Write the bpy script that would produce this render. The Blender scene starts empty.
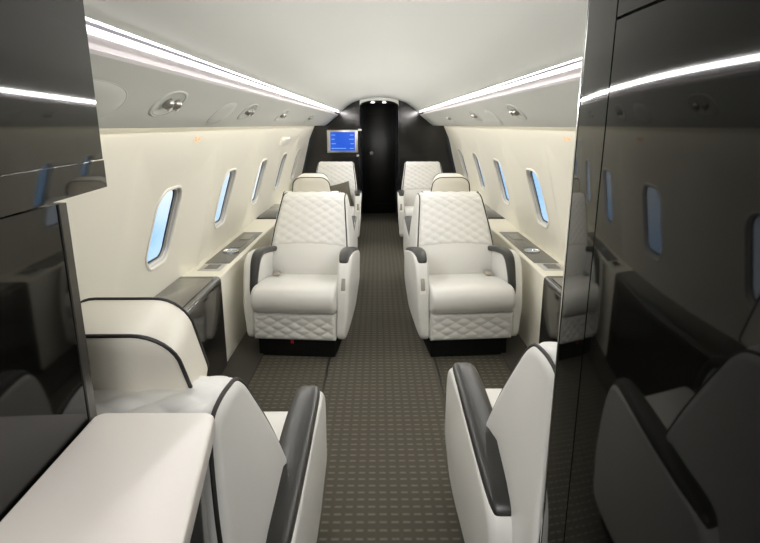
import bpy, bmesh, math
from math import sin, cos, pi, sqrt, radians
from mathutils import Vector, Matrix

scene = bpy.context.scene
COL = scene.collection
CX = 0.03            # cabin centre line
EYE = 1.35           # camera height above the carpet
Y_END = 7.85         # forward bulkhead
Y_BACK = -1.6

# ------------------------------------------------------------------ materials
def new_mat(name):
    m = bpy.data.materials.new(name); m.use_nodes = True
    nt = m.node_tree
    return m, nt, nt.nodes['Principled BSDF']

def add_bump(nt, bsdf, scale, strength, dist=0.002, detail=3.0, stretch=None):
    tc = nt.nodes.new('ShaderNodeTexCoord')
    n = nt.nodes.new('ShaderNodeTexNoise'); n.inputs['Scale'].default_value = scale
    n.inputs['Detail'].default_value = detail
    b = nt.nodes.new('ShaderNodeBump'); b.inputs['Strength'].default_value = strength
    b.inputs['Distance'].default_value = dist
    src = tc.outputs['Object']
    if stretch:
        mp = nt.nodes.new('ShaderNodeMapping'); mp.inputs['Scale'].default_value = stretch
        nt.links.new(src, mp.inputs['Vector']); src = mp.outputs['Vector']
    nt.links.new(src, n.inputs['Vector'])
    nt.links.new(n.outputs['Fac'], b.inputs['Height'])
    nt.links.new(b.outputs['Normal'], bsdf.inputs['Normal'])

def simple(name, col, rough=0.5, metal=0.0, spec=0.5, coat=0.0, bump=None, var=None):
    m, nt, b = new_mat(name)
    b.inputs['Base Color'].default_value = (*col, 1)
    b.inputs['Roughness'].default_value = rough
    b.inputs['Metallic'].default_value = metal
    b.inputs['Specular IOR Level'].default_value = spec
    b.inputs['Coat Weight'].default_value = coat
    b.inputs['Coat Roughness'].default_value = 0.03
    if var:
        tc = nt.nodes.new('ShaderNodeTexCoord')
        n = nt.nodes.new('ShaderNodeTexNoise'); n.inputs['Scale'].default_value = var[0]
        n.inputs['Detail'].default_value = 4
        r = nt.nodes.new('ShaderNodeMix'); r.data_type = 'RGBA'
        r.inputs['A'].default_value = (*col, 1)
        r.inputs['B'].default_value = (*[c * var[1] for c in col], 1)
        nt.links.new(tc.outputs['Object'], n.inputs['Vector'])
        nt.links.new(n.outputs['Fac'], r.inputs['Factor'])
        nt.links.new(r.outputs['Result'], b.inputs['Base Color'])
    if bump: add_bump(nt, b, *bump)
    return m

def emit(name, col, strength):
    m, nt, b = new_mat(name)
    b.inputs['Base Color'].default_value = (*[c * 0.15 for c in col], 1)
    b.inputs['Emission Color'].default_value = (*col, 1)
    b.inputs['Emission Strength'].default_value = strength
    return m

M = {}
M['leather'] = simple('ivory_leather', (0.73, 0.725, 0.70), 0.42, bump=(260, 0.12, 0.001), var=(6, 0.95))
M['leather_beige'] = simple('beige_leather', (0.76, 0.725, 0.635), 0.45, bump=(260, 0.12, 0.001), var=(6, 0.95))
M['black_leather'] = simple('black_leather', (0.018, 0.018, 0.017), 0.36, bump=(220, 0.25, 0.001))
M['piping'] = simple('black_piping', (0.015, 0.013, 0.012), 0.5)
M['seat_base'] = simple('seat_base_black', (0.004, 0.004, 0.004), 0.8, spec=0.2)
M['wall'] = simple('cream_wall', (0.81, 0.785, 0.69), 0.55, var=(1.5, 0.97))
M['ceiling'] = simple('ceiling_fabric', (0.56, 0.57, 0.535), 0.75, var=(1.2, 0.97))
M['valance'] = simple('valance_grey', (0.57, 0.58, 0.54), 0.55)
M['groove'] = simple('valance_groove', (0.40, 0.415, 0.39), 0.6)
M['cove'] = simple('cove_white', (0.66, 0.62, 0.63), 0.6)
M['gloss'] = simple('black_lacquer', (0.003, 0.003, 0.0025), 0.04, spec=0.30, bump=(3.0, 0.05, 0.004, 1.0))
M['gloss_dark'] = simple('dark_veneer', (0.022, 0.020, 0.018), 0.10, spec=0.6, coat=0.3, bump=(4.0, 0.04, 0.003, 1.0))
M['bulk'] = simple('bulkhead_veneer', (0.009, 0.008, 0.007), 0.13, spec=0.5, bump=(4.0, 0.05, 0.003, 1.0))
M['inlay'] = simple('ledge_inlay', (0.11, 0.108, 0.10), 0.18, spec=0.5)
M['chrome'] = simple('chrome', (0.72, 0.72, 0.70), 0.16, metal=1.0)
M['silver'] = simple('satin_silver', (0.62, 0.61, 0.58), 0.32, metal=0.85)
M['trim_dark'] = simple('bronze_trim', (0.09, 0.085, 0.075), 0.2, metal=0.5)
M['white_plastic'] = simple('white_plastic', (0.84, 0.82, 0.76), 0.35)
M['reveal'] = simple('window_reveal', (0.62, 0.63, 0.64), 0.4)
M['seal'] = simple('rubber_seal', (0.03, 0.035, 0.05), 0.5)
M['counter'] = simple('counter_white', (0.84, 0.79, 0.74), 0.35, var=(3, 0.985))
M['side_carpet'] = simple('plain_dark_carpet', (0.045, 0.040, 0.033), 0.9, bump=(300, 0.5, 0.003))
M['track'] = simple('track_cover', (0.022, 0.021, 0.018), 0.6)
M['pillow'] = simple('olive_fabric', (0.10, 0.09, 0.07), 0.85, bump=(250, 0.3, 0.002))
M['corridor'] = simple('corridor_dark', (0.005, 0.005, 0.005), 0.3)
M['entry'] = simple('entry_wall', (0.10, 0.10, 0.09), 0.5)
M['lamp_dark'] = simple('recess_shade', (0.075, 0.075, 0.066), 0.5)  # flat dish coloured dark to stand in for the shade of a recess
M['lamp_metal'] = simple('lamp_metal', (0.38, 0.37, 0.34), 0.3, metal=0.9)
M['buckle'] = simple('belt_metal', (0.55, 0.50, 0.44), 0.3, metal=0.8)
M['latch_metal'] = simple('latch_metal', (0.26, 0.25, 0.22), 0.35, metal=0.7)
M['red_tag'] = simple('red_tag', (0.5, 0.02, 0.03), 0.5)
M['strip'] = emit('cove_strip', (1.0, 0.96, 0.95), 1.8)
M['wash'] = emit('wash_strip', (1.0, 0.93, 0.80), 6.5)
M['sign'] = emit('sign_orange', (1.0, 0.42, 0.15), 1.1)
M['screen'] = emit('screen_blue', (0.003, 0.085, 0.62), 0.80)
M['screen_text'] = emit('screen_text', (0.22, 0.42, 0.9), 0.8)
M['spot'] = emit('spot_white', (1.0, 0.95, 0.85), 4.0)

# window pane: clear acrylic
m, nt, b = new_mat('window_acrylic')
b.inputs['Base Color'].default_value = (0.93, 0.97, 1.0, 1)
b.inputs['Roughness'].default_value = 0.02
b.inputs['Transmission Weight'].default_value = 1.0
b.inputs['IOR'].default_value = 1.05
M['pane'] = m

# carpet: dark weave with rows of lighter dashes
m, nt, b = new_mat('woven_carpet')
N = nt.nodes; L = nt.links
tc = N.new('ShaderNodeTexCoord'); sp = N.new('ShaderNodeSeparateXYZ')
L.new(tc.outputs['Object'], sp.inputs['Vector'])
def mth(op, a, b2=None, c=None):
    n = N.new('ShaderNodeMath'); n.operation = op
    for i, v in enumerate((a, b2, c)):
        if v is None: continue
        if isinstance(v, (int, float)): n.inputs[i].default_value = v
        else: L.new(v, n.inputs[i])
    return n.outputs[0]
def band(coord, pitch, width, soft):
    f = mth('FRACT', mth('DIVIDE', coord, pitch))
    d = mth('ABSOLUTE', mth('SUBTRACT', f, 0.5))
    n = N.new('ShaderNodeMapRange'); n.interpolation_type = 'SMOOTHSTEP'
    n.inputs['From Min'].default_value = width + soft; n.inputs['From Max'].default_value = width - soft
    L.new(d, n.inputs['Value']); return n.outputs['Result']
bx_ = band(sp.outputs['X'], 0.041, 0.31, 0.12)
by_ = band(sp.outputs['Y'], 0.041, 0.13, 0.09)
dash = mth('MULTIPLY', bx_, by_)
nz = N.new('ShaderNodeTexNoise'); nz.inputs['Scale'].default_value = 90; nz.inputs['Detail'].default_value = 3
L.new(tc.outputs['Object'], nz.inputs['Vector'])
dash2 = mth('MULTIPLY', dash, mth('ADD', mth('MULTIPLY', nz.outputs['Fac'], 0.9), 0.45))
mx = N.new('ShaderNodeMix'); mx.data_type = 'RGBA'
mx.inputs['A'].default_value = (0.074, 0.068, 0.054, 1); mx.inputs['B'].default_value = (0.150, 0.138, 0.112, 1)
L.new(dash2, mx.inputs['Factor']); L.new(mx.outputs['Result'], b.inputs['Base Color'])
b.inputs['Roughness'].default_value = 0.9; b.inputs['Specular IOR Level'].default_value = 0.15
bp = N.new('ShaderNodeBump'); bp.inputs['Strength'].default_value = 0.4; bp.inputs['Distance'].default_value = 0.004
L.new(dash2, bp.inputs['Height']); L.new(bp.outputs['Normal'], b.inputs['Normal'])
M['carpet'] = m

# ------------------------------------------------------------------ helpers
def link(name, me, mat, parent=None, mw=None):
    o = bpy.data.objects.new(name, me); COL.objects.link(o)
    if mat is not None and len(me.materials) == 0: me.materials.append(M[mat])
    if parent is not None: o.parent = parent
    if mw is not None: o.matrix_basis = mw
    return o

def mesh(verts, faces, smooth=True, recalc=True, sharp=35):
    me = bpy.data.meshes.new('m'); me.from_pydata([tuple(v) for v in verts], [], faces); me.update()
    bm = bmesh.new(); bm.from_mesh(me)
    bmesh.ops.remove_doubles(bm, verts=bm.verts, dist=1e-6)
    if recalc: bmesh.ops.recalc_face_normals(bm, faces=bm.faces)
    for f in bm.faces: f.smooth = smooth
    if smooth and sharp:
        for e in bm.edges:
            if len(e.link_faces) == 2 and e.calc_face_angle(0) > radians(sharp): e.smooth = False
    bm.to_mesh(me); bm.free(); return me

def bm_mesh(bm, smooth=True, sharp=35):
    bmesh.ops.recalc_face_normals(bm, faces=bm.faces)
    for f in bm.faces: f.smooth = smooth
    for e in bm.edges:
        if len(e.link_faces) == 2 and e.calc_face_angle(0) > radians(sharp): e.smooth = False
    me = bpy.data.meshes.new('m'); bm.to_mesh(me); bm.free(); return me

def add_box(bm, x0, x1, y0, y1, z0, z1, bev=0.0, seg=3):
    t = bmesh.new()
    bmesh.ops.create_cube(t, size=1.0)
    for v in t.verts:
        v.co = ((x0 + x1) / 2 + v.co.x * (x1 - x0), (y0 + y1) / 2 + v.co.y * (y1 - y0), (z0 + z1) / 2 + v.co.z * (z1 - z0))
    if bev > 0:
        bmesh.ops.bevel(t, geom=list(t.edges), offset=bev, segments=seg, affect='EDGES', profile=0.5)
    me = bpy.data.meshes.new('t'); t.to_mesh(me); t.free(); bm.from_mesh(me); bpy.data.meshes.remove(me)

def box_me(*a, **k):
    bm = bmesh.new(); add_box(bm, *a, **k); return bm_mesh(bm)

def prism_me(poly, z0, z1, bev=0.0, seg=3, vert_bev=0.0):
    """poly = list of (x, y), extruded in z"""
    bm = bmesh.new()
    lo = [bm.verts.new((x, y, z0)) for x, y in poly]; hi = [bm.verts.new((x, y, z1)) for x, y in poly]
    n = len(poly)
    bm.faces.new(lo[::-1]); bm.faces.new(hi)
    for i in range(n): bm.faces.new((lo[i], lo[(i + 1) % n], hi[(i + 1) % n], hi[i]))
    if vert_bev > 0:
        ed = [e for e in bm.edges if abs(e.verts[0].co.z - e.verts[1].co.z) > 1e-5]
        bmesh.ops.bevel(bm, geom=ed, offset=vert_bev, segments=6, affect='EDGES', profile=0.5)
    if bev > 0:
        ed = [e for e in bm.edges if e.calc_face_angle(0) > radians(60)]
        bmesh.ops.bevel(bm, geom=ed, offset=bev, segments=seg, affect='EDGES', profile=0.5)
    return bm_mesh(bm)

def catmull(pts, n, closed=False):
    P = [Vector(p) for p in pts]; out = []; k = len(P)
    segs = k if closed else k - 1
    for i in range(segs):
        if closed: p0, p1, p2, p3 = P[(i - 1) % k], P[i], P[(i + 1) % k], P[(i + 2) % k]
        else: p0, p1, p2, p3 = P[max(i - 1, 0)], P[i], P[i + 1], P[min(i + 2, k - 1)]
        for j in range(n):
            t = j / n
            out.append(0.5 * ((2 * p1) + (p2 - p0) * t + (2 * p0 - 5 * p1 + 4 * p2 - p3) * t * t + (3 * p1 - p0 - 3 * p2 + p3) * t ** 3))
    if not closed: out.append(P[-1].copy())
    return out

def interp(tab, x):
    if x <= tab[0][0]: return tab[0][1]
    for (a, b), (c, d) in zip(tab, tab[1:]):
        if x <= c:
            t = (x - a) / (c - a); t = t * t * (3 - 2 * t); return b + (d - b) * t
    return tab[-1][1]

def tube_data(path, r, n=8, closed=False):
    P = [Vector(p) for p in path]; V = []; F = []; k = len(P); up = None
    for i in range(k):
        a = P[(i - 1) % k] if (closed or i > 0) else P[i]
        b = P[(i + 1) % k] if (closed or i < k - 1) else P[i]
        t = (b - a).normalized()
        if up is None:
            up = Vector((0, 0, 1)) if abs(t.z) < 0.9 else Vector((1, 0, 0))
        s = t.cross(up).normalized(); up = s.cross(t).normalized()
        for j in range(n):
            ang = 2 * pi * j / n
            V.append(P[i] + s * (r * cos(ang)) + up * (r * sin(ang)))
    for i in range(k if closed else k - 1):
        for j in range(n):
            F.append((i * n + j, i * n + (j + 1) % n, ((i + 1) % k) * n + (j + 1) % n, ((i + 1) % k) * n + j))
    if not closed:
        F.append(tuple(range(n))[::-1]); F.append(tuple(range((k - 1) * n, k * n)))
    return V, F

def tubes_me(paths, r, n=8, closed=False):
    V = []; F = []
    for p in paths:
        v, f = tube_data(p, r, n, closed); o = len(V); V += v; F += [tuple(i + o for i in q) for q in f]
    return mesh(V, F)

def empty(name, loc=(0, 0, 0), rotz=0.0):
    o = bpy.data.objects.new(name, None); COL.objects.link(o)
    o.location = loc; o.rotation_euler = (0, 0, rotz); o.empty_display_size = 0.1
    return o

def tag(o, label, cat, group=None):
    o['label'] = label; o['category'] = cat
    if group: o['group'] = group
    return o

def struct(o):
    o['kind'] = 'structure'; return o

# lofted pillow-like body: closed profile in (y, z) swept over x with rounded ends
class Body:
    def __init__(self, prof, width, r, k0=0.86, n=6, rear=0.0):
        self.rear = rear
        self.P = catmull([(p[0], p[1], 0) for p in prof], n, True)
        k = len(self.P); A = 0
        for i in range(k):
            a, b = self.P[i], self.P[(i + 1) % k]; A += a.x * b.y - b.x * a.y
        sg = 1 if A > 0 else -1
        self.Nn = []
        for i in range(k):
            t = self.P[(i + 1) % k] - self.P[(i - 1) % k]
            self.Nn.append(Vector((t.y * sg, -t.x * sg, 0)).normalized())
        self.width = width; self.r = r; self.k0 = k0; self.cnt = k
    def inset(self, k):
        a = abs(k)
        if a <= self.k0: return 0.0
        t = min(1.0, (a - self.k0) / (1 - self.k0)); return self.r * (1 - sqrt(max(0.0, 1 - t * t)))
    def pt(self, k, i, off=0.0):
        """point on the surface at lateral position k in -1..1 and (fractional) profile index i"""
        i0 = int(math.floor(i)) % self.cnt; i1 = (i0 + 1) % self.cnt; f = i - math.floor(i)
        p = self.P[i0].lerp(self.P[i1], f); nn = self.Nn[i0].lerp(self.Nn[i1], f).normalized()
        q = p + nn * (off - self.inset(k))
        w = (self.width(p.y) if k >= 0 else self.width(p.y, -1)) * (1 - self.rear * max(0.0, p.x - 0.74))
        return Vector((w * abs(k) * (1 if k >= 0 else -1), q.x, q.y))
    def me(self, inner=14):
        ks = [-self.k0 + 2 * self.k0 * j / inner for j in range(inner + 1)]
        ends = [self.k0 + (1 - self.k0) * sin(pi / 2 * j / 6) for j in range(1, 7)]
        ks = [-e for e in ends[::-1]] + ks + ends
        V = [self.pt(k, i) for k in ks for i in range(self.cnt)]
        c = self.cnt; F = []
        for a in range(len(ks) - 1):
            for i in range(c):
                F.append((a * c + i, a * c + (i + 1) % c, (a + 1) * c + (i + 1) % c, (a + 1) * c + i))
        F.append(tuple(range(c))[::-1]); F.append(tuple(range((len(ks) - 1) * c, len(ks) * c)))
        return mesh(V, F, sharp=50)
    def index_at(self, zval, front=True):
        best = None
        for i in range(self.cnt):
            a, b = self.P[i], self.P[(i + 1) % self.cnt]
            if (a.y - zval) * (b.y - zval) <= 0 and a.y != b.y:
                cand = (i + (zval - a.y) / (b.y - a.y), a.x)
                if best is None or (cand[1] < best[1]) == front: best = cand
        return best[0]

def quilt(x, z, p=0.10, q=0.062):
    a = x / p + z / q; b = x / p - z / q
    return min(1.0, (abs(sin(pi * a)) * abs(sin(pi * b))) ** 0.45)

# ------------------------------------------------------------------ seat meshes (facing -Y, origin on the floor under the front edge)
BW = [(p.x, p.y) for p in catmull([(0.28, 0.258, 0), (0.42, 0.264, 0), (0.54, 0.268, 0), (0.66, 0.257, 0), (0.78, 0.240, 0), (0.87, 0.226, 0), (0.92, 0.220, 0)], 8)]
def lerp_tab(tab, x):
    if x <= tab[0][0]: return tab[0][1]
    for (a, b), (c, d) in zip(tab, tab[1:]):
        if x <= c: return b + (d - b) * (x - a) / (c - a)
    return tab[-1][1]
back = Body([(0.47, 0.34), (0.445, 0.43), (0.455, 0.52), (0.495, 0.605), (0.565, 0.725), (0.638, 0.832), (0.674, 0.878),
             (0.722, 0.904), (0.800, 0.904), (0.850, 0.880), (0.885, 0.80), (0.912, 0.68), (0.922, 0.50), (0.905, 0.36), (0.84, 0.31), (0.60, 0.30)],
            lambda z, s=1: lerp_tab(BW, z), 0.026, 0.925, 6, 0.38)
cush = Body([(0.02, 0.292), (-0.022, 0.318), (-0.036, 0.365), (-0.018, 0.418), (0.04, 0.448), (0.20, 0.443), (0.36, 0.422), (0.50, 0.402),
             (0.52, 0.36), (0.50, 0.31), (0.35, 0.295), (0.18, 0.29)], lambda z, s=1: 0.246, 0.022, 0.90, 5)
SEAT = {}
SEAT['backrest'] = back.me()
SEAT['cushion'] = cush.me()

def quilted_back():
    i0 = back.index_at(0.608, True); i1 = back.index_at(0.80, False)
    if i1 < i0: i1 += back.cnt
    nu, nv = 84, 96; V = []; F = []
    arc = 0.0; prev = None; rows = []
    for j in range(nv + 1):
        i = i0 + (i1 - i0) * j / nv; p = back.pt(0, i)
        if prev is not None: arc += (p - prev).length
        prev = p; rows.append((i, arc))
    tot = rows[-1][1]
    for j, (i, a) in enumerate(rows):
        for u in range(nu + 1):
            k = -0.925 + 1.85 * u / nu
            ii = i - (abs(k) ** 2) * 1.1 * (1 - j / nv) if j < nv * 0.5 else i - (abs(k) ** 2) * 1.1 * (1 - j / nv)
            x = back.pt(k, ii).x
            e = min(1.0, (0.925 - abs(k)) / 0.05, a / 0.014, (tot - a) / 0.014); e = max(e, 0.0) ** 0.5
            V.append(back.pt(k, ii, -0.002 + e * (0.0035 + 0.0072 * quilt(x, a, 0.090, 0.058))))
    w = nu + 1
    for j in range(nv):
        for u in range(nu): F.append((j * w + u, j * w + u + 1, (j + 1) * w + u + 1, (j + 1) * w + u))
    return mesh(V, F, sharp=None)
SEAT['quilt'] = quilted_back()

def back_piping(sd):
    i0 = back.index_at(0.43, True); i1 = back.index_at(0.36, False)
    if i1 < i0: i1 += back.cnt
    n = 90
    return tubes_me([[back.pt(sd * 0.945, i0 + (i1 - i0) * j / n, 0.002) for j in range(n + 1)]], 0.0042, 8)
for s in (1, -1): SEAT['piping_%d' % s] = back_piping(s)

def skirt():
    x0, x1, z0, z1 = -0.243, 0.243, 0.125, 0.288
    nu, nv = 90, 32; V = []; F = []; w = nu + 1
    for j in range(nv + 1):
        for u in range(nu + 1):
            x = x0 + (x1 - x0) * u / nu; z = z0 + (z1 - z0) * j / nv
            e = max(0.0, min(1.0, (x1 - abs(x)) / 0.016, (z - z0) / 0.014, (z1 - z) / 0.014)) ** 0.5
            V.append((x, 0.012 - e * (0.004 + 0.0085 * quilt(x, z - z0, 0.098, 0.0562)), z))
    for j in range(nv):
        for u in range(nu): F.append((j * w + u, j * w + u + 1, (j + 1) * w + u + 1, (j + 1) * w + u))
    o = len(V); V += [(x0, 0.30, z0), (x1, 0.30, z0), (x1, 0.30, z1), (x0, 0.30, z1)]
    F.append(tuple(range(0, w)) + (o + 1, o)); F.append(tuple(range(nv * w, nv * w + w)) + (o + 2, o + 3))
    F.append(tuple(j * w for j in range(nv + 1)) + (o + 3, o)); F.append(tuple(j * w + nu for j in range(nv + 1)) + (o + 2, o + 1))
    F.append((o, o + 1, o + 2, o + 3))
    return mesh(V, F, sharp=60)
SEAT['skirt'] = skirt()

def seat_shell():
    bm = bmesh.new()
    add_box(bm, -0.262, 0.262, 0.27, 0.66, 0.12, 0.40, 0.04, 4)
    return bm_mesh(bm)
SEAT['shell'] = seat_shell()

def seat_base():
    bm = bmesh.new()
    add_box(bm, -0.232, 0.232, 0.05, 0.60, 0.0, 0.126, 0.006, 2)
    return bm_mesh(bm)
SEAT['base'] = seat_base()

ARM = [(0.050, 0.120), (0.034, 0.23), (0.046, 0.34), (0.072, 0.45), (0.108, 0.538), (0.152, 0.592), (0.222, 0.614), (0.34, 0.606), (0.46, 0.586),
       (0.60, 0.556), (0.74, 0.514), (0.785, 0.42), (0.78, 0.28), (0.73, 0.16), (0.62, 0.120), (0.30, 0.115)]
def arm_taper(y): return -0.035 * max(0.0, y - 0.24)
def arm_shell(side):
    mid = 0.272
    def wid(z, s=1):
        outer = interp([(0.11, 0.296), (0.34, 0.316), (0.64, 0.324)], z); inner = 0.244
        return (outer - mid) if s * side > 0 else (mid - inner)
    b = Body(ARM, wid, 0.022, 0.45, 5)
    me = b.me(6)
    for v in me.vertices: v.co.x += side * (mid + arm_taper(v.co.y))
    return me
SEAT['arm_1'] = arm_shell(1); SEAT['arm_-1'] = arm_shell(-1)

def arm_pad(side, outboard):
    prof = catmull([(p[0], p[1], 0) for p in ARM], 8, True)
    # walk along the arm's edge from the rear of the top to the front
    pts = [prof[i] for i in range(10 * 8 + 2, (2 * 8 + 2 if outboard else 4 * 8 + 4) - 1, -1)]
    n = len(pts); V = []; F = []; m = 14
    for i, p in enumerate(pts):
        a = pts[max(i - 1, 0)]; c = pts[min(i + 1, n - 1)]; t = (c - a).normalized()
        nn = Vector((-t.y, t.x, 0))
        if nn.dot(p - Vector((0.35, 0.35, 0))) < 0: nn = -nn
        e = min(1.0, i / 6.0, (n - 1 - i) / 6.0); e = sqrt(max(0.02, 1 - (1 - e) ** 2))
        f = i / (n - 1)
        if outboard: cx = 0.250; hw = 0.031
        else: cx = 0.279; hw = 0.041
        hw *= (0.75 + 0.25 * sin(pi * min(1, f * 1.1 + 0.05)) ** 0.7) * (0.55 + 0.45 * e)
        th = 0.019 * e
        for j in range(m):
            ang = 2 * pi * j / m; ca, sa = cos(ang), sin(ang)
            xx = cx + hw * math.copysign(abs(ca) ** 0.55, ca); hh = th * math.copysign(abs(sa) ** 0.7, sa)
            q = p + nn * (hh - 0.006)
            V.append((side * (xx + arm_taper(q.x)), q.x, q.y))
    for i in range(n - 1):
        for j in range(m): F.append((i * m + j, i * m + (j + 1) % m, (i + 1) * m + (j + 1) % m, (i + 1) * m + j))
    F.append(tuple(range(m))[::-1]); F.append(tuple(range((n - 1) * m, n * m)))
    return mesh(V, F, sharp=60)
for s in (1, -1):
    SEAT['pad_%d_1' % s] = arm_pad(s, True); SEAT['pad_%d_0' % s] = arm_pad(s, False)

def control(side):
    bm = bmesh.new(); add_box(bm, -0.019, 0.019, -0.006, 0.006, -0.056, 0.056, 0.005, 2)
    me = bm_mesh(bm); R = Matrix.Translation((side * 0.284, 0.081, 0.450)) @ Matrix.Rotation(radians(-21), 4, 'X')
    me.transform(R); return me
def latch(side):
    bm = bmesh.new(); add_box(bm, -0.012, 0.012, -0.005, 0.005, -0.034, 0.040, 0.003, 2)
    me = bm_mesh(bm); R = Matrix.Translation((side * 0.284, 0.076, 0.452)) @ Matrix.Rotation(radians(-21), 4, 'X')
    me.transform(R); return me
for s in (1, -1): SEAT['control_%d' % s] = control(s); SEAT['latch_%d' % s] = latch(s)

def rounded_outline(hw_bot, hw_top, z0, z1, r_top, r_bot, n=8):
    """closed outline (x, z), counter-clockwise from the bottom left"""
    pts = []
    def arc(cx, cz, r, a0, a1):
        for j in range(n + 1):
            a = a0 + (a1 - a0) * j / n; pts.append((cx + r * cos(a), cz + r * sin(a)))
    arc(hw_bot - r_bot, z0 + r_bot, r_bot, -pi / 2, 0)
    arc(hw_top - r_top, z1 - r_top, r_top, 0.05, pi / 2)
    arc(-hw_top + r_top, z1 - r_top, r_top, pi / 2, pi - 0.05)
    arc(-hw_bot + r_bot, z0 + r_bot, r_bot, pi, 1.5 * pi)
    return pts

def headrest():
    out = rounded_outline(0.141, 0.129, -0.04, 0.132, 0.068, 0.012)
    n = len(out); c = (0.0, 0.045)
    lay = [(0.0, 0.62), (-0.001, 0.90), (0.003, 0.955), (0.012, 0.985), (0.022, 1.0), (0.075, 1.01), (0.128, 1.0), (0.138, 0.985), (0.147, 0.955), (0.152, 0.9), (0.155, 0.62)]
    def P(x, z, d): return Vector((c[0] + 0, 0, 0))
    V = []; F = []
    def place(x, z, y):   # tilt: the front is higher than the rear
        return Vector((x * (0.92 + 1.15 * (y)), 0.612 + y + z * 0.30, 0.905 + z - (y - 0.075) * 0.16))
    for y, s in lay:
        for x, z in out: V.append(place(c[0] + (x - c[0]) * s, c[1] + (z - c[1]) * s, y))
    for a in range(len(lay) - 1):
        for j in range(n): F.append((a * n + j, a * n + (j + 1) % n, (a + 1) * n + (j + 1) % n, (a + 1) * n + j))
    F.append(tuple(range(n))[::-1]); F.append(tuple(range((len(lay) - 1) * n, len(lay) * n)))
    paths = []
    for y in (0.008, 0.144):
        paths.append([place(c[0] + (x - c[0]) * 0.985, c[1] + (z - c[1]) * 0.985, y) for x, z in out])
    return mesh(V, F, sharp=60), tubes_me(paths[:1], 0.0038, 8, True), tubes_me(paths[1:], 0.0038, 8, True)
SEAT['headrest'], SEAT['headrest_piping_0'], SEAT['headrest_piping_1'] = headrest()

def belt(side):
    V = []; F = []
    path = catmull([(side * 0.225, 0.47, 0.415), (side * 0.20, 0.42, 0.432), (side * 0.185, 0.36, 0.434)], 6)
    for p in path:
        for dx in (-0.018, 0.018):
            V.append(p + Vector((dx, 0, 0.006)))
    for i in range(len(path) - 1): F.append((2 * i, 2 * i + 1, 2 * i + 3, 2 * i + 2))
    me = mesh(V, F)
    bm = bmesh.new(); bm.from_mesh(me)
    add_box(bm, side * 0.185 - 0.022, side * 0.185 + 0.022, 0.32, 0.37, 0.432, 0.446, 0.004, 2)
    return bm_mesh(bm)
for s in (1, -1): SEAT['belt_%d' % s] = belt(s)
SEAT['tag'] = box_me(-0.035, -0.018, 0.045, 0.05, 0.085, 0.128, bev=0.001, seg=1)

def make_seat(loc, rot, inboard, head, label, belt_on=False, tag_on=False, zs=1.0):
    root = empty('lounge_seat', loc, rot); root.scale = (1, 1, zs)
    tag(root, label, 'seat', 'leather cabin seats along both sides of the aisle')
    link('seat_base', SEAT['base'], 'seat_base', root)
    link('seat_shell', SEAT['shell'], 'leather', root)
    link('skirt_panel', SEAT['skirt'], 'leather', root)
    link('seat_cushion', SEAT['cushion'], 'leather', root)
    bk = link('backrest', SEAT['backrest'], 'leather', root)
    link('quilted_panel', SEAT['quilt'], 'leather', bk)
    for s in (1, -1): link('piping', SEAT['piping_%d' % s], 'piping', bk)['label'] = 'thin black piping'
    if head:
        h = link('headrest', SEAT['headrest'], 'leather_beige', root)
        for q in (0, 1): link('piping', SEAT['headrest_piping_%d' % q], 'piping', h)['label'] = 'thin black piping'
    for s in (1, -1):
        a = link('armrest', SEAT['arm_%d' % s], 'leather', root)
        pd = link('arm_pad', SEAT['pad_%d_%d' % (s, 0 if s == inboard else 1)], 'black_leather', a)
        pd['label'] = 'black leather arm pad'
        if s == inboard:
            link('control_plate', SEAT['control_%d' % s], 'white_plastic', a)
            link('latch', SEAT['latch_%d' % s], 'latch_metal', a)
    if belt_on: link('belt_buckle', SEAT['belt_%d' % (-inboard)], 'buckle', root)
    if tag_on: link('pull_tag', SEAT['tag'], 'red_tag', root)['label'] = 'red pull tag'
    return root

R180 = pi
make_seat((-0.487, 3.06, 0), radians(-5), 1, False, 'ivory quilted leather seat facing the camera, first on the left of the aisle', True, True, 0.985)
make_seat((0.556, 3.06, 0), radians(5), -1, False, 'ivory quilted leather seat facing the camera, first on the right of the aisle', True, False, 0.985)
make_seat((-0.481, 1.665, 0), R180 + radians(0.3), -1, True, 'ivory leather seat seen from behind in the foreground beside the white countertop', zs=0.985)
make_seat((0.555, 1.824, 0), R180 - radians(0.3), 1, True, 'ivory leather seat seen from behind, partly hidden by tall black lacquered cabinet', zs=0.988)
make_seat((-0.490, 4.94, 0), R180, -1, True, 'seat facing away on left, its beige headrest showing above the front quilted seat', zs=0.95)
make_seat((0.550, 4.94, 0), R180, 1, True, 'seat facing away on right, its beige headrest showing above the front quilted seat', zs=0.95)
make_seat((-0.50, 6.15, 0), 0, 1, False, 'far ivory quilted seat on left facing the camera, olive pillow on it')
make_seat((0.555, 6.15, 0), 0, -1, False, 'far ivory quilted seat on the right facing the camera beside dark bulkhead')

# throw pillow on the far left seat
def pillow_me():
    n = 20; V = []; F = []; w = n + 1
    for side in (1, -1):
        for j in range(n + 1):
            for i in range(n + 1):
                u = -1 + 2 * i / n; v = -1 + 2 * j / n
                e = (1 - u * u) * (1 - v * v)
                pinch = 1 - 0.07 * (1 - u * u) * (abs(v) ** 2); pinch2 = 1 - 0.07 * (1 - v * v) * (abs(u) ** 2)
                V.append((0.16 * u * pinch2, side * 0.05 * e ** 0.45, 0.16 * v * pinch))
    for s in range(2):
        o = s * w * w
        for j in range(n):
            for i in range(n): F.append((o + j * w + i, o + j * w + i + 1, o + (j + 1) * w + i + 1, o + (j + 1) * w + i))
    return mesh(V, F, sharp=None)
pl = link('throw_pillow', pillow_me(), 'pillow')
pl.location = (-0.455, 6.49, 0.545); pl.rotation_euler = (radians(-30), radians(-13), 0)
tag(pl, 'olive grey throw pillow leaning in the far left seat', 'pillow')

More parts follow.
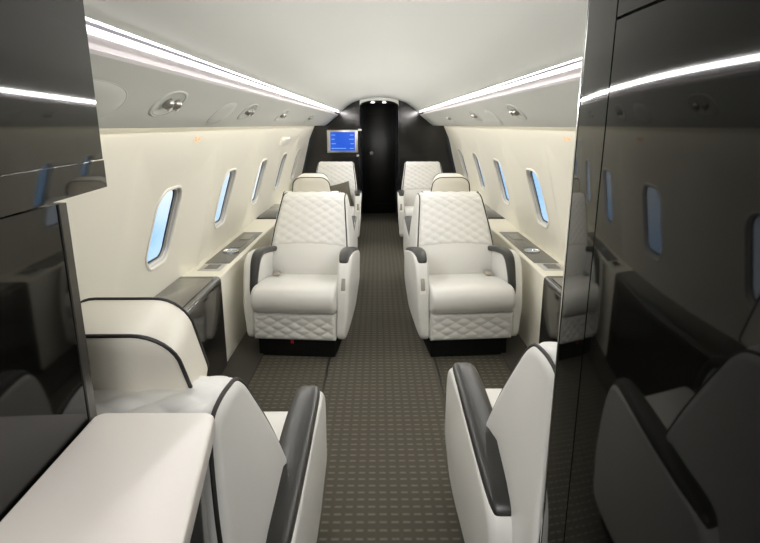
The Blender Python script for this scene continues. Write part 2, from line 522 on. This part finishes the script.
# ------------------------------------------------------------------ cabin shell
WALLP = [(1.00, 0.0), (1.075, 0.22), (1.12, 0.45), (1.128, 0.60), (1.108, 0.75), (1.065, 0.90), (1.005, 1.06), (0.945, 1.20), (0.88, 1.345), (0.835, 1.445)]
wp = catmull([(p[0], p[1], 0) for p in WALLP], 12)
S = [0.0]
for a, b in zip(wp, wp[1:]): S.append(S[-1] + (b - a).length)
S_TOT = S[-1]
def wall_pt(side, y, s, off=0.0):
    s = min(max(s, 0.0), S_TOT)
    for i in range(len(S) - 1):
        if s <= S[i + 1] + 1e-9: break
    f = (s - S[i]) / (S[i + 1] - S[i]); p = wp[i].lerp(wp[i + 1], f)
    t = (wp[min(i + 2, len(wp) - 1)] - wp[max(i - 1, 0)]).normalized()
    nn = Vector((t.y, -t.x, 0))           # outward
    q = p + nn * off
    return Vector((CX + side * q.x, y, q.y))
def s_at(z):
    for i in range(len(wp) - 1):
        if wp[i].y <= z <= wp[i + 1].y: return S[i] + (S[i + 1] - S[i]) * (z - wp[i].y) / (wp[i + 1].y - wp[i].y)
WIN_Y = [2.68, 3.80, 4.925, 6.05, 7.175]
WIN_Y = [1.555] + WIN_Y
S_WIN = s_at(0.868)
def rrect(hw, hh, r, n=8):
    pts = []
    for cx, cy, a0 in ((hw - r, hh - r, 0), (-hw + r, hh - r, pi / 2), (-hw + r, -hh + r, pi), (hw - r, -hh + r, 1.5 * pi)):
        for j in range(n + 1):
            a = a0 + pi / 2 * j / n; pts.append((cx + r * cos(a), cy + r * sin(a)))
    return pts
def win_outline(scale_off, n=8):
    return rrect(0.150 + scale_off, 0.192 + scale_off, 0.085 + scale_off, n)

def wall_mesh(side):
    V = []; F = []
    def grid(y0, y1, ny, ns):
        o = len(V)
        for i in range(ny + 1):
            for j in range(ns + 1): V.append(wall_pt(side, y0 + (y1 - y0) * i / ny, S_TOT * j / ns))
        for i in range(ny):
            for j in range(ns):
                a = o + i * (ns + 1) + j; F.append((a, a + 1, a + ns + 2, a + ns + 1))
    H = 0.5625
    grid(Y_BACK, WIN_Y[0] - H, 4, 40)
    grid(WIN_Y[-1] + H, 10.2, 4, 40)
    for wy in WIN_Y:
        out = win_outline(0.0); n = len(out); rings = 14; o = len(V)
        lo, hi = -S_WIN, S_TOT - S_WIN
        rect = []
        for (dy, ds) in out:
            tx = H / abs(dy) if abs(dy) > 1e-9 else 1e9
            tz = (hi / ds if ds > 1e-9 else lo / ds if ds < -1e-9 else 1e9)
            t = min(tx, tz); rect.append([dy * t, ds * t])
        for (sx, sy) in ((1, hi), (-1, hi), (-1, lo), (1, lo)):      # snap the nearest ray to each corner
            k = min(range(n), key=lambda q: (rect[q][0] - sx * H) ** 2 + (rect[q][1] - sy) ** 2); rect[k] = [sx * H, sy]
        for r in range(rings + 1):
            f = r / rings
            for (a, b) in zip(out, rect): V.append(wall_pt(side, wy + a[0] + (b[0] - a[0]) * f, S_WIN + a[1] + (b[1] - a[1]) * f))
        for r in range(rings):
            for j in range(n):
                F.append((o + r * n + j, o + r * n + (j + 1) % n, o + (r + 1) * n + (j + 1) % n, o + (r + 1) * n + j))
    return mesh(V, F, sharp=None)
struct(link('wall_left', wall_mesh(-1), 'wall')); struct(link('wall_right', wall_mesh(1), 'wall'))

def ring_sheet(side, rings):
    """rings = list of (outline offset, outward depth) joined into a sheet"""
    V = []; F = []; n = None
    for off, d in rings:
        o = win_outline(off); n = len(o)
        for dy, ds in o: V.append(wall_pt(side, dy, S_WIN + ds, d))
    for r in range(len(rings) - 1):
        for j in range(n): F.append((r * n + j, r * n + (j + 1) % n, (r + 1) * n + (j + 1) % n, (r + 1) * n + j))
    return mesh(V, F, sharp=50)
def disc(side, off, d, thick):
    V = []; F = []; o = win_outline(off); n = len(o); R = 6
    for q in (0, 1):
        for r in range(1, R + 1):
            for dy, ds in o: V.append(wall_pt(side, dy * r / R, S_WIN + ds * r / R, d + q * thick))
        V.append(wall_pt(side, 0, S_WIN, d + q * thick))
    st = R * n + 1
    for q in (0, 1):
        for r in range(R - 1):
            for j in range(n): F.append((q * st + r * n + j, q * st + r * n + (j + 1) % n, q * st + (r + 1) * n + (j + 1) % n, q * st + (r + 1) * n + j))
        for j in range(n): F.append((q * st + R * n, q * st + j, q * st + (j + 1) % n))
    for j in range(n): F.append(((R - 1) * n + j, (R - 1) * n + (j + 1) % n, st + (R - 1) * n + (j + 1) % n, st + (R - 1) * n + j))
    return mesh(V, F, sharp=50)
WM = {}
for side in (-1, 1):
    WM[side] = dict(
        frame=ring_sheet(side, [(0.018, 0.001), (0.017, -0.004), (0.011, -0.007), (0.005, -0.006), (0.001, -0.001), (0.000, 0.004)]),
        reveal=ring_sheet(side, [(0.000, 0.003), (-0.004, 0.014), (-0.009, 0.019), (-0.010, 0.027)]),
        seal=ring_sheet(side, [(-0.010, 0.0265), (-0.016, 0.0275), (-0.017, 0.033)]),
        lip=ring_sheet(side, [(-0.003, 0.013), (-0.010, 0.012), (-0.011, 0.016), (-0.006, 0.017)]),
        pane=disc(side, -0.012, 0.031, 0.003))
num = 0
for side in (-1, 1):
    for k, wy in enumerate(WIN_Y):
        if side == 1 and k in (0, 1): continue
        num += 1
        w = empty('window_%d' % num, (0, wy, 0)); struct(w)
        link('window_frame', WM[side]['frame'], 'white_plastic', w)
        link('window_reveal', WM[side]['reveal'], 'reveal', w)
        link('window_lip', WM[side]['lip'], 'white_plastic', w)
        link('window_seal', WM[side]['seal'], 'seal', w)
        link('window_pane', WM[side]['pane'], 'pane', w)
# right-hand windows hidden behind the black cabinet are closed by blank plugs
for wy in WIN_Y[:2]:
    w = struct(link('trim_8', disc(1, 0.001, 0.0, 0.01), 'wall')); w.location = (0, wy, 0)

# ceiling
def sheet(profile, y0, y1, ny=1, mat=None, smooth=True, sharp=35):
    V = []; F = []; n = len(profile)
    for i in range(ny + 1):
        for x, z in profile: V.append((CX + x, y0 + (y1 - y0) * i / ny, z))
    for i in range(ny):
        for j in range(n - 1): F.append((i * n + j, i * n + j + 1, (i + 1) * n + j + 1, (i + 1) * n + j))
    return mesh(V, F, sharp=sharp)
half = catmull([(0.60, 1.548, 0), (0.53, 1.526, 0), (0.50, 1.543, 0), (0.36, 1.640, 0), (0.18, 1.693, 0), (0.0, 1.712, 0)], 8)
cp = [(-p.x, p.y) for p in half] + [(p.x, p.y) for p in half[::-1][1:]]
struct(link('ceiling', sheet(cp, Y_BACK, Y_END, 1), 'ceiling'))

# overhead valances with the lighting cove
VAL = [(0.84, 1.440), (0.765, 1.432), (0.757, 1.352), (0.750, 1.341), (0.740, 1.341)]
VAL2 = [(p.x, p.y) for p in catmull([(0.740, 1.341, 0), (0.690, 1.375, 0), (0.630, 1.424, 0), (0.560, 1.478, 0)], 6)]
COVE = [(0.560, 1.478), (0.555, 1.485), (0.558, 1.489), (0.588, 1.492), (0.600, 1.498), (0.603, 1.552)]
for side, nm in ((-1, 'left'), (1, 'right')):
    struct(link('trim_%d' % (1 if side < 0 else 2), sheet([(side * x, z) for x, z in VAL + VAL2[1:]], Y_BACK, Y_END, 1, sharp=40), 'valance'))
    struct(link('trim_%d' % (3 if side < 0 else 4), sheet([(side * x, z) for x, z in COVE], Y_BACK, Y_END, 1, sharp=40), 'cove'))
    bm = bmesh.new(); add_box(bm, *sorted((CX + side * 0.541, CX + side * 0.549)), Y_BACK + 0.1, Y_END - 0.01, 1.508, 1.521, 0.002, 1)
    o = link('cove_light', bm_mesh(bm), 'strip')
    tag(o, 'long white cove light strip along the %s edge of the ceiling' % nm, 'light', 'cove lights')
    bm = bmesh.new(); add_box(bm, CX + side * 0.800 - 0.016, CX + side * 0.800 + 0.016, 0.95, Y_END - 0.02, 1.418, 1.426, 0.001, 1)
    o = link('wall_wash_light', bm_mesh(bm), 'wash')
    tag(o, 'warm strip light hidden above the %s wall windows behind the valance' % nm, 'light', 'wall wash lights')

# floor
def plane_me(x0, x1, y0, y1, z, nx=1, ny=1): return mesh([(x0, y0, z), (x1, y0, z), (x1, y1, z), (x0, y1, z)], [(0, 1, 2, 3)], smooth=False)
f = struct(link('floor', box_me(CX - 1.01, CX + 1.01, Y_BACK, 10.2, -0.05, 0.0), 'carpet'))
for side, k in ((-1, 5), (1, 6)):
    bm = bmesh.new()
    add_box(bm, *sorted((CX + side * 0.72, CX + side * 1.0)), 0.9, Y_END, 0.0, 0.012, 0.004, 2)
    struct(link('trim_%d' % k, bm_mesh(bm), 'side_carpet'))
    bm = bmesh.new()
    add_box(bm, CX + side * 0.315 - 0.006, CX + side * 0.315 + 0.006, 0.9, Y_END, 0.0, 0.004, 0.001, 1)
    struct(link('trim_%d' % (k + 4), bm_mesh(bm), 'track'))
# back wall of the entry, behind the camera
struct(link('wall_back', box_me(CX - 1.12, CX + 1.12, Y_BACK - 0.05, Y_BACK, 0, 1.72), 'entry'))

# ------------------------------------------------------------------ forward bulkhead
def bulkhead():
    outer = [(p.x, p.y) for p in wp] + [(0.757, 1.44), (0.61, 1.565)] + [(p.x, p.y) for p in half[4:]]
    outer = [(max(x, 0.0), z + (0.004 if z > 1.44 else 0)) for x, z in outer]
    full = [(x, z) for x, z in outer] + [(-x, z) for x, z in outer[::-1][1:]]
    return full
DW = 0.262
def arch(hw, ztop, zs, n=14):
    pts = []
    for j in range(n + 1):
        a = pi * j / n
        pts.append((hw * cos(a), zs + (ztop - zs) * sin(a) ** 0.8 if 0 < j < n else zs))
    return pts
def bulkhead_panel(side):
    # one side of the bulkhead, from the doorway to the hull
    outer = [(p.x, p.y) for p in wp] + [(0.76, 1.445), (0.61, 1.556), (0.53, 1.531), (0.50, 1.547), (0.36, 1.643), (DW, 1.675)]
    poly = [(DW, 0.0)] + outer
    bm = bmesh.new()
    fr = [bm.verts.new((CX + side * x, Y_END, z)) for x, z in poly]; bk = [bm.verts.new((CX + side * x, Y_END + 0.06, z)) for x, z in poly]
    n = len(poly); bm.faces.new(fr); bm.faces.new(bk[::-1])
    for i in range(n): bm.faces.new((fr[i], bk[i], bk[(i + 1) % n], fr[(i + 1) % n]))
    bmesh.ops.triangulate(bm, faces=[f for f in bm.faces if len(f.verts) > 4])
    return bm_mesh(bm, smooth=False)
bh = struct(link('wall_front', bulkhead_panel(-1), 'bulk'))
bh2 = struct(link('wall_front_right', bulkhead_panel(1), 'bulk'))
# arch header over the doorway, with its pale rim
def header():
    bot = arch(DW, 1.672, 1.60); top = [(x, 1.716) for x, z in bot]
    V = []; F = []; n = len(bot)
    for y in (Y_END - 0.004, Y_END + 0.07):
        for x, z in bot: V.append((CX + x, y, z))
        for x, z in top: V.append((CX + x, y, z))
    for q in (0, 1):
        for j in range(n - 1): F.append((q * 2 * n + j, q * 2 * n + j + 1, q * 2 * n + n + j + 1, q * 2 * n + n + j))
    for j in range(n - 1): F.append((j, j + 1, 2 * n + j + 1, 2 * n + j))
    return mesh(V, F, sharp=30)
struct(link('trim_7', header(), 'ceiling'))
# corridor beyond
def corridor():
    V = []; F = []
    prof = [(-DW - 0.001, 0.0), (-DW - 0.001, 1.60)] + [(x * 1.004, z + 0.002) for x, z in arch(DW, 1.672, 1.60)[::-1]] + [(DW + 0.001, 1.60), (DW + 0.001, 0.0)]
    return sheet(prof, Y_END + 0.01, 10.0, 1)
struct(link('wall_corridor', corridor(), 'corridor'))
door = struct(empty('door_1', (CX, 8.72, 0)))
bm = bmesh.new()
add_box(bm, -0.262, 0.262, 0, 0.04, 0.0, 1.69, 0.004, 2); link('door_panel', bm_mesh(bm), 'corridor', door)
bm = bmesh.new()
add_box(bm, -0.20, 0.20, -0.012, 0.0, 0.15, 1.52, 0.006, 2); link('door_inset', bm_mesh(bm), 'corridor', door)
bm = bmesh.new(); bmesh.ops.create_uvsphere(bm, u_segments=16, v_segments=8, radius=0.022)
for v in bm.verts: v.co = v.co * 1.3 + Vector((-0.113, -0.03, 0.93))
link('door_handle', bm_mesh(bm), 'white_plastic', door)  # white colour imitates the glint of a chrome handle
for sx in (-0.09, 0.07):
    bm = bmesh.new(); bmesh.ops.create_cone(bm, cap_ends=True, segments=20, radius1=0.028, radius2=0.024, depth=0.012)
    o = link('corridor_downlight', bm_mesh(bm), 'spot'); o.location = (CX + sx, 8.15, 1.655)
    tag(o, 'tiny round ceiling downlight inside the dark doorway, %s one of two' % ('left' if sx < 0 else 'right'), 'light', 'doorway downlights')
# little chrome latches on the bulkhead edge; plain white colour paints in their glint
for x, z, w_, nm in ((-0.235, 1.282, 0.05, 'cabinet_latch'), (-0.268, 0.937, 0.032, 'cabinet_knob')):
    bm = bmesh.new(); add_box(bm, -w_ / 2, w_ / 2, -0.018, 0.0, -0.014, 0.014, 0.005, 2)
    o = link(nm, bm_mesh(bm), 'white_plastic', bh); o.location = (x, Y_END - 0.001, z)
    o['label'] = 'small bright catch'

# monitor
mon = empty('wall_monitor', (-0.475, Y_END - 0.002, 1.130)); tag(mon, 'silver framed monitor with blue screen on the dark bulkhead', 'monitor')
bm = bmesh.new(); add_box(bm, -0.212, 0.212, -0.03, 0.0, -0.155, 0.155, 0.012, 3); link('monitor_frame', bm_mesh(bm), 'silver', mon)
bm = bmesh.new(); add_box(bm, -0.165, 0.172, -0.033, -0.02, -0.125, 0.125, 0.002, 1)
sc = link('screen', bm_mesh(bm), 'screen', mon)
lines = [(-0.093, -0.150, 0.05), (-0.093, 0.10, 0.155)]
for r, z in enumerate((0.085, 0.030, -0.030)):
    lines += [(z, -0.150, -0.150 + (0.055, 0.045, 0.06)[r]), (z, 0.155 - (0.05, 0.06, 0.045)[r], 0.155)]
for z, x0, x1 in lines:
    link('text_line', box_me(x0, x1, -0.0345, -0.033, z - 0.005, z + 0.005), 'screen_text', sc)

# ------------------------------------------------------------------ side ledges and table cabinets
LT = 0.530; LX = 0.905
def hull_x(z):
    s = s_at(z); return abs(wall_pt(1, 0, s).x - CX)
def ledge_poly(z0, z1, face):
    pts = [(face, z0), (face, z1)]
    zs = [z1 - (z1 - z0) * j / 8 for j in range(9)]
    return pts + [(hull_x(max(z, 0.001)) - 0.004, z) for z in zs]
def ledge_body(side, y0, y1, z1, face, bev):
    poly = ledge_poly(0.013, z1, face); bm = bmesh.new()
    a = [bm.verts.new((CX + side * x, y0, z)) for x, z in poly]; b = [bm.verts.new((CX + side * x, y1, z)) for x, z in poly]
    n = len(poly); bm.faces.new(a); bm.faces.new(b[::-1])
    for i in range(n): bm.faces.new((a[i], b[i], b[(i + 1) % n], a[(i + 1) % n]))
    ed = [e for e in bm.edges if e.verts[0] in (a[1], b[1]) and e.verts[1] in (a[1], b[1])]
    ends = [e for e in bm.edges if {e.verts[0], e.verts[1]} in ({a[0], a[1]}, {b[0], b[1]})]
    bmesh.ops.bevel(bm, geom=ed + ends, offset=bev, segments=4, affect='EDGES', profile=0.5)
    return bm_mesh(bm)
def lathe_me(prof, n=28):
    V = []; F = []
    for r, z in prof:
        for j in range(n): V.append((r * cos(2 * pi * j / n), r * sin(2 * pi * j / n), z))
    for i in range(len(prof) - 1):
        for j in range(n): F.append((i * n + j, i * n + (j + 1) % n, (i + 1) * n + (j + 1) % n, (i + 1) * n + j))
    F.append(tuple(range((len(prof) - 1) * n, len(prof) * n)))
    return mesh(V, F)
CUP = lathe_me([(0.052, 0.0), (0.052, 0.007), (0.047, 0.009), (0.042, 0.006), (0.040, -0.002), (0.038, 0.0015), (0.0, 0.0016)])
for side, nm in ((-1, 'left'), (1, 'right')):
    for (y0, y1, which) in ((2.99, 4.95, 'nearer'), (5.92, Y_END - 0.01, 'farther')):
        o = link('side_ledge', ledge_body(side, y0, y1, LT, LX, 0.012), 'wall')
        tag(o, 'cream side ledge under the windows on the %s wall, %s one' % (nm, which), 'ledge', 'cream side ledges')
        if which == 'nearer':
            xa, xb = sorted((CX + side * (LX + 0.028), CX + side * 1.085))
            bm = bmesh.new(); add_box(bm, xa, xb, 3.30, 4.32, LT - 0.006, LT + 0.002, 0.001, 1)
            inl = link('inlay_panel', bm_mesh(bm), 'inlay', o); inl['label'] = 'dark glossy inlaid top panel'
            c = link('cup_holder', CUP, 'chrome', inl); c.location = (CX + side * 1.005, 3.62, LT + 0.002)
            bm = bmesh.new(); add_box(bm, xa + 0.01, xb - 0.01, 3.12, 3.285, LT - 0.004, LT + 0.004, 0.002, 2)
            tr = link('switch_tray', bm_mesh(bm), 'silver', o)
            bm = bmesh.new(); add_box(bm, xa + 0.04, xb - 0.035, 3.15, 3.255, LT + 0.003, LT + 0.006, 0.001, 1)
            link('tray_lid', bm_mesh(bm), 'inlay', tr)
            bm = bmesh.new()
            for q in (3.75, 4.02): add_box(bm, xa + 0.04, xb - 0.04, q, q + 0.2, LT + 0.001, LT + 0.0035, 0.001, 1)
            link('inlay_lid', bm_mesh(bm), 'gloss_dark', inl)
    for (y0, y1, which) in ((1.35, 2.985, 'nearer'), (4.955, 5.915, 'farther')):
        o = link('table_cabinet', ledge_body(side, y0, y1, LT + 0.004, LX - 0.012, 0.03), 'gloss_dark')
        tag(o, 'dark glossy table cabinet built into the %s ledge, %s one' % (nm, which), 'cabinet', 'dark table cabinets')
        bm = bmesh.new()
        add_box(bm, *sorted((CX + side * (LX + 0.02), CX + side * (hull_x(LT) - 0.012))), y0 + 0.02, y1 - 0.06, LT + 0.003, LT + 0.010, 0.003, 2)
        link('cabinet_top', bm_mesh(bm), 'gloss_dark', o)

# ------------------------------------------------------------------ reading lights, speaker covers and signs on the valance
def val_frame(side, y, f):
    """matrix with x along the cabin, y up the valance slope and z out of the panel"""
    n = len(VAL2); i = f * (n - 1); a = int(min(i, n - 2)); t = i - a
    p = (VAL2[a][0] + (VAL2[a + 1][0] - VAL2[a][0]) * t, VAL2[a][1] + (VAL2[a + 1][1] - VAL2[a][1]) * t)
    dx, dz = VAL2[a + 1][0] - VAL2[a][0], VAL2[a + 1][1] - VAL2[a][1]; l = sqrt(dx * dx + dz * dz); dx /= l; dz /= l
    up = Vector((side * dx, 0, dz)); nrm = Vector((-side * dz, 0, dx)) if dx < 0 else Vector((side * dz, 0, -dx))
    if nrm.z > 0: nrm = -nrm
    ax = up.cross(nrm)
    m = Matrix((ax, up, nrm)).transposed().to_4x4(); m.translation = (CX + side * p[0], y, p[1]); return m
def oval(prof, sx, sy, n=36):
    """prof = list of (scale, z)"""
    V = []; F = []
    for r, z in prof:
        for j in range(n):
            a = 2 * pi * j / n; V.append((sx * r * math.copysign(abs(cos(a)) ** 0.85, cos(a)), sy * r * math.copysign(abs(sin(a)) ** 0.85, sin(a)), z))
    for i in range(len(prof) - 1):
        for j in range(n): F.append((i * n + j, i * n + (j + 1) % n, (i + 1) * n + (j + 1) % n, (i + 1) * n + j))
    F.append(tuple(range((len(prof) - 1) * n, len(prof) * n)))
    return mesh(V, F, sharp=50)
RL = dict(rim=oval([(1.0, 0.0), (0.97, 0.003), (0.90, 0.004), (0.84, 0.002)], 0.105, 0.058),
          dish=oval([(0.85, 0.0025), (0.80, 0.0012), (0.6, 0.001), (0.2, 0.0006)], 0.105, 0.058))
bm = bmesh.new(); bmesh.ops.create_uvsphere(bm, u_segments=18, v_segments=10, radius=0.019)
RL['eye'] = bm_mesh(bm)
bm = bmesh.new(); bmesh.ops.create_cone(bm, cap_ends=True, segments=18, radius1=0.009, radius2=0.008, depth=0.008)
RL['lens'] = bm_mesh(bm)
ordn = ['nearest', 'second', 'third', 'farthest']
for side, nm, ys in ((-1, 'left', (1.72, 2.76, 3.74, 5.25)), (1, 'right', (2.80, 3.95, 5.35))):
    names = ordn if len(ys) == 4 else ['nearest', 'middle', 'farthest']
    for y, q in zip(ys, names):
        m = val_frame(side, y, 0.58)
        r = empty('reading_light'); r.matrix_basis = m
        tag(r, '%s oval reading light set in the %s overhead panel' % (q, nm), 'light', 'reading lights in the overhead panels')
        link('light_rim', RL['rim'], 'valance', r); link('light_dish', RL['dish'], 'lamp_dark', r)
        for e in (-0.03, 0.033):
            l_ = link('light_eye', RL['eye'], 'lamp_metal', r); l_.location = (e, 0.006, 0.004)
            ln = link('lens', RL['lens'], 'white_plastic', l_); ln.location = (0.0, -0.006, 0.015)
SPK = oval([(1.0, 0.0), (0.995, 0.0012), (0.98, 0.0015), (0.97, 0.0004), (0.955, 0.0012), (0.5, 0.0013)], 1, 1)
for side, y, sx, sy, nm in ((-1, 1.22, 0.22, 0.075, 'large oval flush cover on left overhead panel next to upper cabinet'),
                            (-1, 2.38, 0.12, 0.070, 'oval flush cover on left overhead panel between two reading lights'),
                            (1, 3.45, 0.12, 0.070, 'oval flush cover on right overhead panel between two reading lights')):
    o = link('speaker_cover', SPK, 'groove' if False else 'valance')
    o.matrix_basis = val_frame(side, y, 0.47) @ Matrix.Diagonal((sx, sy, 1, 1)); tag(o, nm, 'speaker cover')

def wall_frame(side, y, z):
    s = s_at(z); a = wall_pt(side, y, s - 0.02); b = wall_pt(side, y, s + 0.02); p = wall_pt(side, y, s)
    up = (b - a).normalized(); ax = Vector((0, 1, 0)) * (1 if side > 0 else -1) * -1
    nrm = ax.cross(up)
    if nrm.x * side > 0: ax = -ax; nrm = ax.cross(up)
    m = Matrix((ax, up, nrm)).transposed().to_4x4(); m.translation = p; return m
def sign_me():
    bm = bmesh.new()
    # a seated figure with belt bars and a small cigarette mark, drawn as strokes
    for (x0, x1, z0, z1) in ((-0.046, -0.030, 0.002, 0.010), (-0.044, -0.030, -0.010, 0.000), (-0.030, -0.014, -0.010, -0.005), (-0.018, -0.013, -0.018, -0.006),
                             (0.000, 0.032, -0.006, 0.000), (0.036, 0.041, -0.006, 0.000), (0.036, 0.039, 0.004, 0.012), (0.012, 0.017, -0.014, 0.010)):
        add_box(bm, x0, x1, z0, z1, 0.001, 0.0025)
    return bm_mesh(bm, smooth=False)
SIGN = sign_me(); PLATE = box_me(-0.058, 0.058, -0.022, 0.020, 0.0, 0.0012, bev=0.0005, seg=1)
for side, nm in ((-1, 'left'), (1, 'right')):
    r = empty('lit_sign'); r.matrix_basis = wall_frame(side, 2.80, 1.285)
    tag(r, 'small faint orange lit sign high on the %s wall' % nm, 'sign', 'lit wall signs')
    link('sign_plate', PLATE, 'wall', r); link('sign_symbol', SIGN, 'sign', r)
o = link('glint_panel', box_me(-0.22, 0.22, -0.035, 0.035, 0.0, 0.022, bev=0.008, seg=3), 'white_plastic')  # added white panel imitating a glint of light on the wall
o.matrix_basis = wall_frame(-1, 5.62, 1.195) @ Matrix.Rotation(radians(0), 4, 'Z')
tag(o, 'small white panel standing in for a light glint high on the left wall', 'glint')

# ------------------------------------------------------------------ galley in the foreground, left
def slab(p0, p1, depth, z0, z1, side, bev=0.004, seg=2):
    """vertical panel whose front face runs from p0 to p1 (x, y); depth goes outward to the given side"""
    (x0, y0), (x1, y1) = p0, p1
    return prism_me([(x0, y0), (x1, y1), (x1 + side * depth, y1), (x0 + side * depth, y0)], z0, z1, bev, seg)
def lx(y, a, k): return a + k * y
# upper cabinet
A, K = -0.330, -0.10
g = empty('upper_cabinet', (-0.6, 0.3, 1.258)); tag(g, 'black lacquered upper cabinet at the left edge above the counter', 'cabinet')
inv = Matrix.Translation(-g.location)
def child(name, me, mat, par):
    me.transform(Matrix.Translation(-par.matrix_basis.translation)); return link(name, me, mat, par)
child('cabinet_body', slab((lx(-0.9, A, K) - 0.012, -0.9), (lx(0.852, A, K) - 0.012, 0.852), 0.30, 1.262, 1.66, -1), 'gloss', g)
child('cabinet_door', slab((lx(-0.9, A, K), -0.9), (lx(0.86, A, K), 0.86), 0.02, 1.300, 1.64, -1, 0.003, 3), 'gloss', g)
child('bottom_rail', slab((lx(-0.9, A, K) + 0.0005, -0.9), (lx(0.862, A, K) + 0.0005, 0.862), 0.06, 1.258, 1.2985, -1, 0.001, 2), 'gloss', g)
# side partition panel above the counter
A2, K2 = -0.371, -0.035
g = empty('galley_partition', (-0.6, 0.3, 0.0)); tag(g, 'black lacquered partition panel behind the white countertop on the left', 'partition')
child('panel', slab((lx(-0.9, A2, K2), -0.9), (lx(0.688, A2, K2), 0.688), 0.30, 0.0, 1.255, -1), 'gloss', g)
child('edge_trim', slab((lx(0.686, A2, K2) + 0.002, 0.686), (lx(0.704, A2, K2) + 0.002, 0.704), 0.30, 0.0, 1.255, -1, 0.002, 2), 'trim_dark', g)
# counter
g = empty('galley_counter', (-0.36, 0.5, 0.0)); tag(g, 'white countertop on black lacquered base in the left foreground', 'counter')
child('countertop', prism_me([(-0.3935, 0.705), (-0.3725, 0.10), (-0.133, 0.10), (-0.2275, 0.705)], 0.932, 0.960, 0.004, 3, 0.016), 'counter', g)
child('counter_base', prism_me([(-0.393, 0.682), (-0.3725, 0.11), (-0.158, 0.11), (-0.246, 0.682)], 0.0, 0.932, 0.004, 2), 'gloss', g)

# ------------------------------------------------------------------ tall black cabinet on the right
YE = 0.895
g = empty('tall_cabinet', (0.6, 0.3, 0.0)); tag(g, 'tall black lacquered cabinet filling the right side of the foreground', 'cabinet')
def rx(y):
    yy = max(y, 0.30); d = yy - 0.76
    x = 0.309 - 0.003 * d + 0.205 * d * d
    if y < yy: x += (-0.003 + 0.41 * d) * (y - yy)
    return x
def bowed(y0, y1, depth, z0, z1, off=0.0, bev=0.002, seg=3):
    n = max(2, int((y1 - y0) / 0.02)); ys = [y0 + (y1 - y0) * i / n for i in range(n + 1)]
    front = [(rx(y) + off, y) for y in ys]; backp = [(rx(y) + off + depth, y) for y in ys[::-1]]
    return prism_me(front + backp, z0, z1, bev, seg)
child('cabinet_body', bowed(-0.9, 0.885, 0.45, 0.0, 1.60, 0.01), 'gloss', g)
child('door_jamb', bowed(0.776, YE - 0.006, 0.02, 0.0, 1.64), 'gloss', g)
child('cabinet_door', bowed(-0.9, 0.772, 0.02, 0.02, 1.480, 0, 0.0015), 'gloss', g)
child('top_panel', bowed(-0.9, 0.772, 0.02, 1.484, 1.64, 0, 0.0015), 'gloss', g)
child('edge_trim', bowed(YE - 0.006, YE, 0.026, 0.0, 1.64, -0.001), 'chrome', g)['label'] = 'bright chrome edge strip'

# ------------------------------------------------------------------ lights, world, camera
def area(name, loc, rot, sx, sy, power, col=(1, 0.95, 0.88)):
    l = bpy.data.lights.new(name, 'AREA'); l.shape = 'RECTANGLE'; l.size = sx; l.size_y = sy; l.energy = power; l.color = col
    o = bpy.data.objects.new(name, l); COL.objects.link(o); o.location = loc; o.rotation_euler = rot; return o
area('entry_fill_lamp', (CX, -0.7, 1.66), (0, 0, 0), 0.5, 1.0, 26, (1, 0.98, 0.95))  # added fill light behind the camera for the seat fronts and foreground
for sd in (-1, 1):
    # the light sources inside the two ceiling coves, shining across and up on to the ceiling
    area('cove_lamp', (CX + sd * 0.539, 3.3, 1.5145), (0, radians(sd * 84), 0), 0.012, 8.6, 36, (1, 0.97, 0.95))

w = bpy.data.worlds.new('daylight'); scene.world = w; w.use_nodes = True
nt = w.node_tree; bg = nt.nodes['Background']
tc = nt.nodes.new('ShaderNodeTexCoord'); nz = nt.nodes.new('ShaderNodeTexNoise'); nz.inputs['Scale'].default_value = 4.0
nz.inputs['Detail'].default_value = 3
rp = nt.nodes.new('ShaderNodeValToRGB')
rp.color_ramp.elements[0].position = 0.40; rp.color_ramp.elements[0].color = (0.36, 0.60, 0.90, 1)
rp.color_ramp.elements[1].position = 0.62; rp.color_ramp.elements[1].color = (0.88, 0.94, 1.0, 1)
nt.links.new(tc.outputs['Generated'], nz.inputs['Vector']); nt.links.new(nz.outputs['Fac'], rp.inputs['Fac'])
nt.links.new(rp.outputs['Color'], bg.inputs['Color']); bg.inputs['Strength'].default_value = 1.0

cam = bpy.data.cameras.new('camera'); co = bpy.data.objects.new('camera', cam); COL.objects.link(co)
cam.sensor_fit = 'HORIZONTAL'; cam.sensor_width = 36.0; cam.lens = 555.0 / 760.0 * 36.0
cam.clip_start = 0.02
co.location = (0, 0, EYE); co.rotation_euler = (radians(90 - 14.8), 0, radians(-0.3))
scene.camera = co
scene.view_settings.view_transform = 'Standard'
scene.view_settings.look = 'None'
scene.view_settings.exposure = 0.38
scene.cycles.max_bounces = 10
scene.cycles.diffuse_bounces = 5
scene.cycles.caustics_reflective = False
scene.cycles.caustics_refractive = False
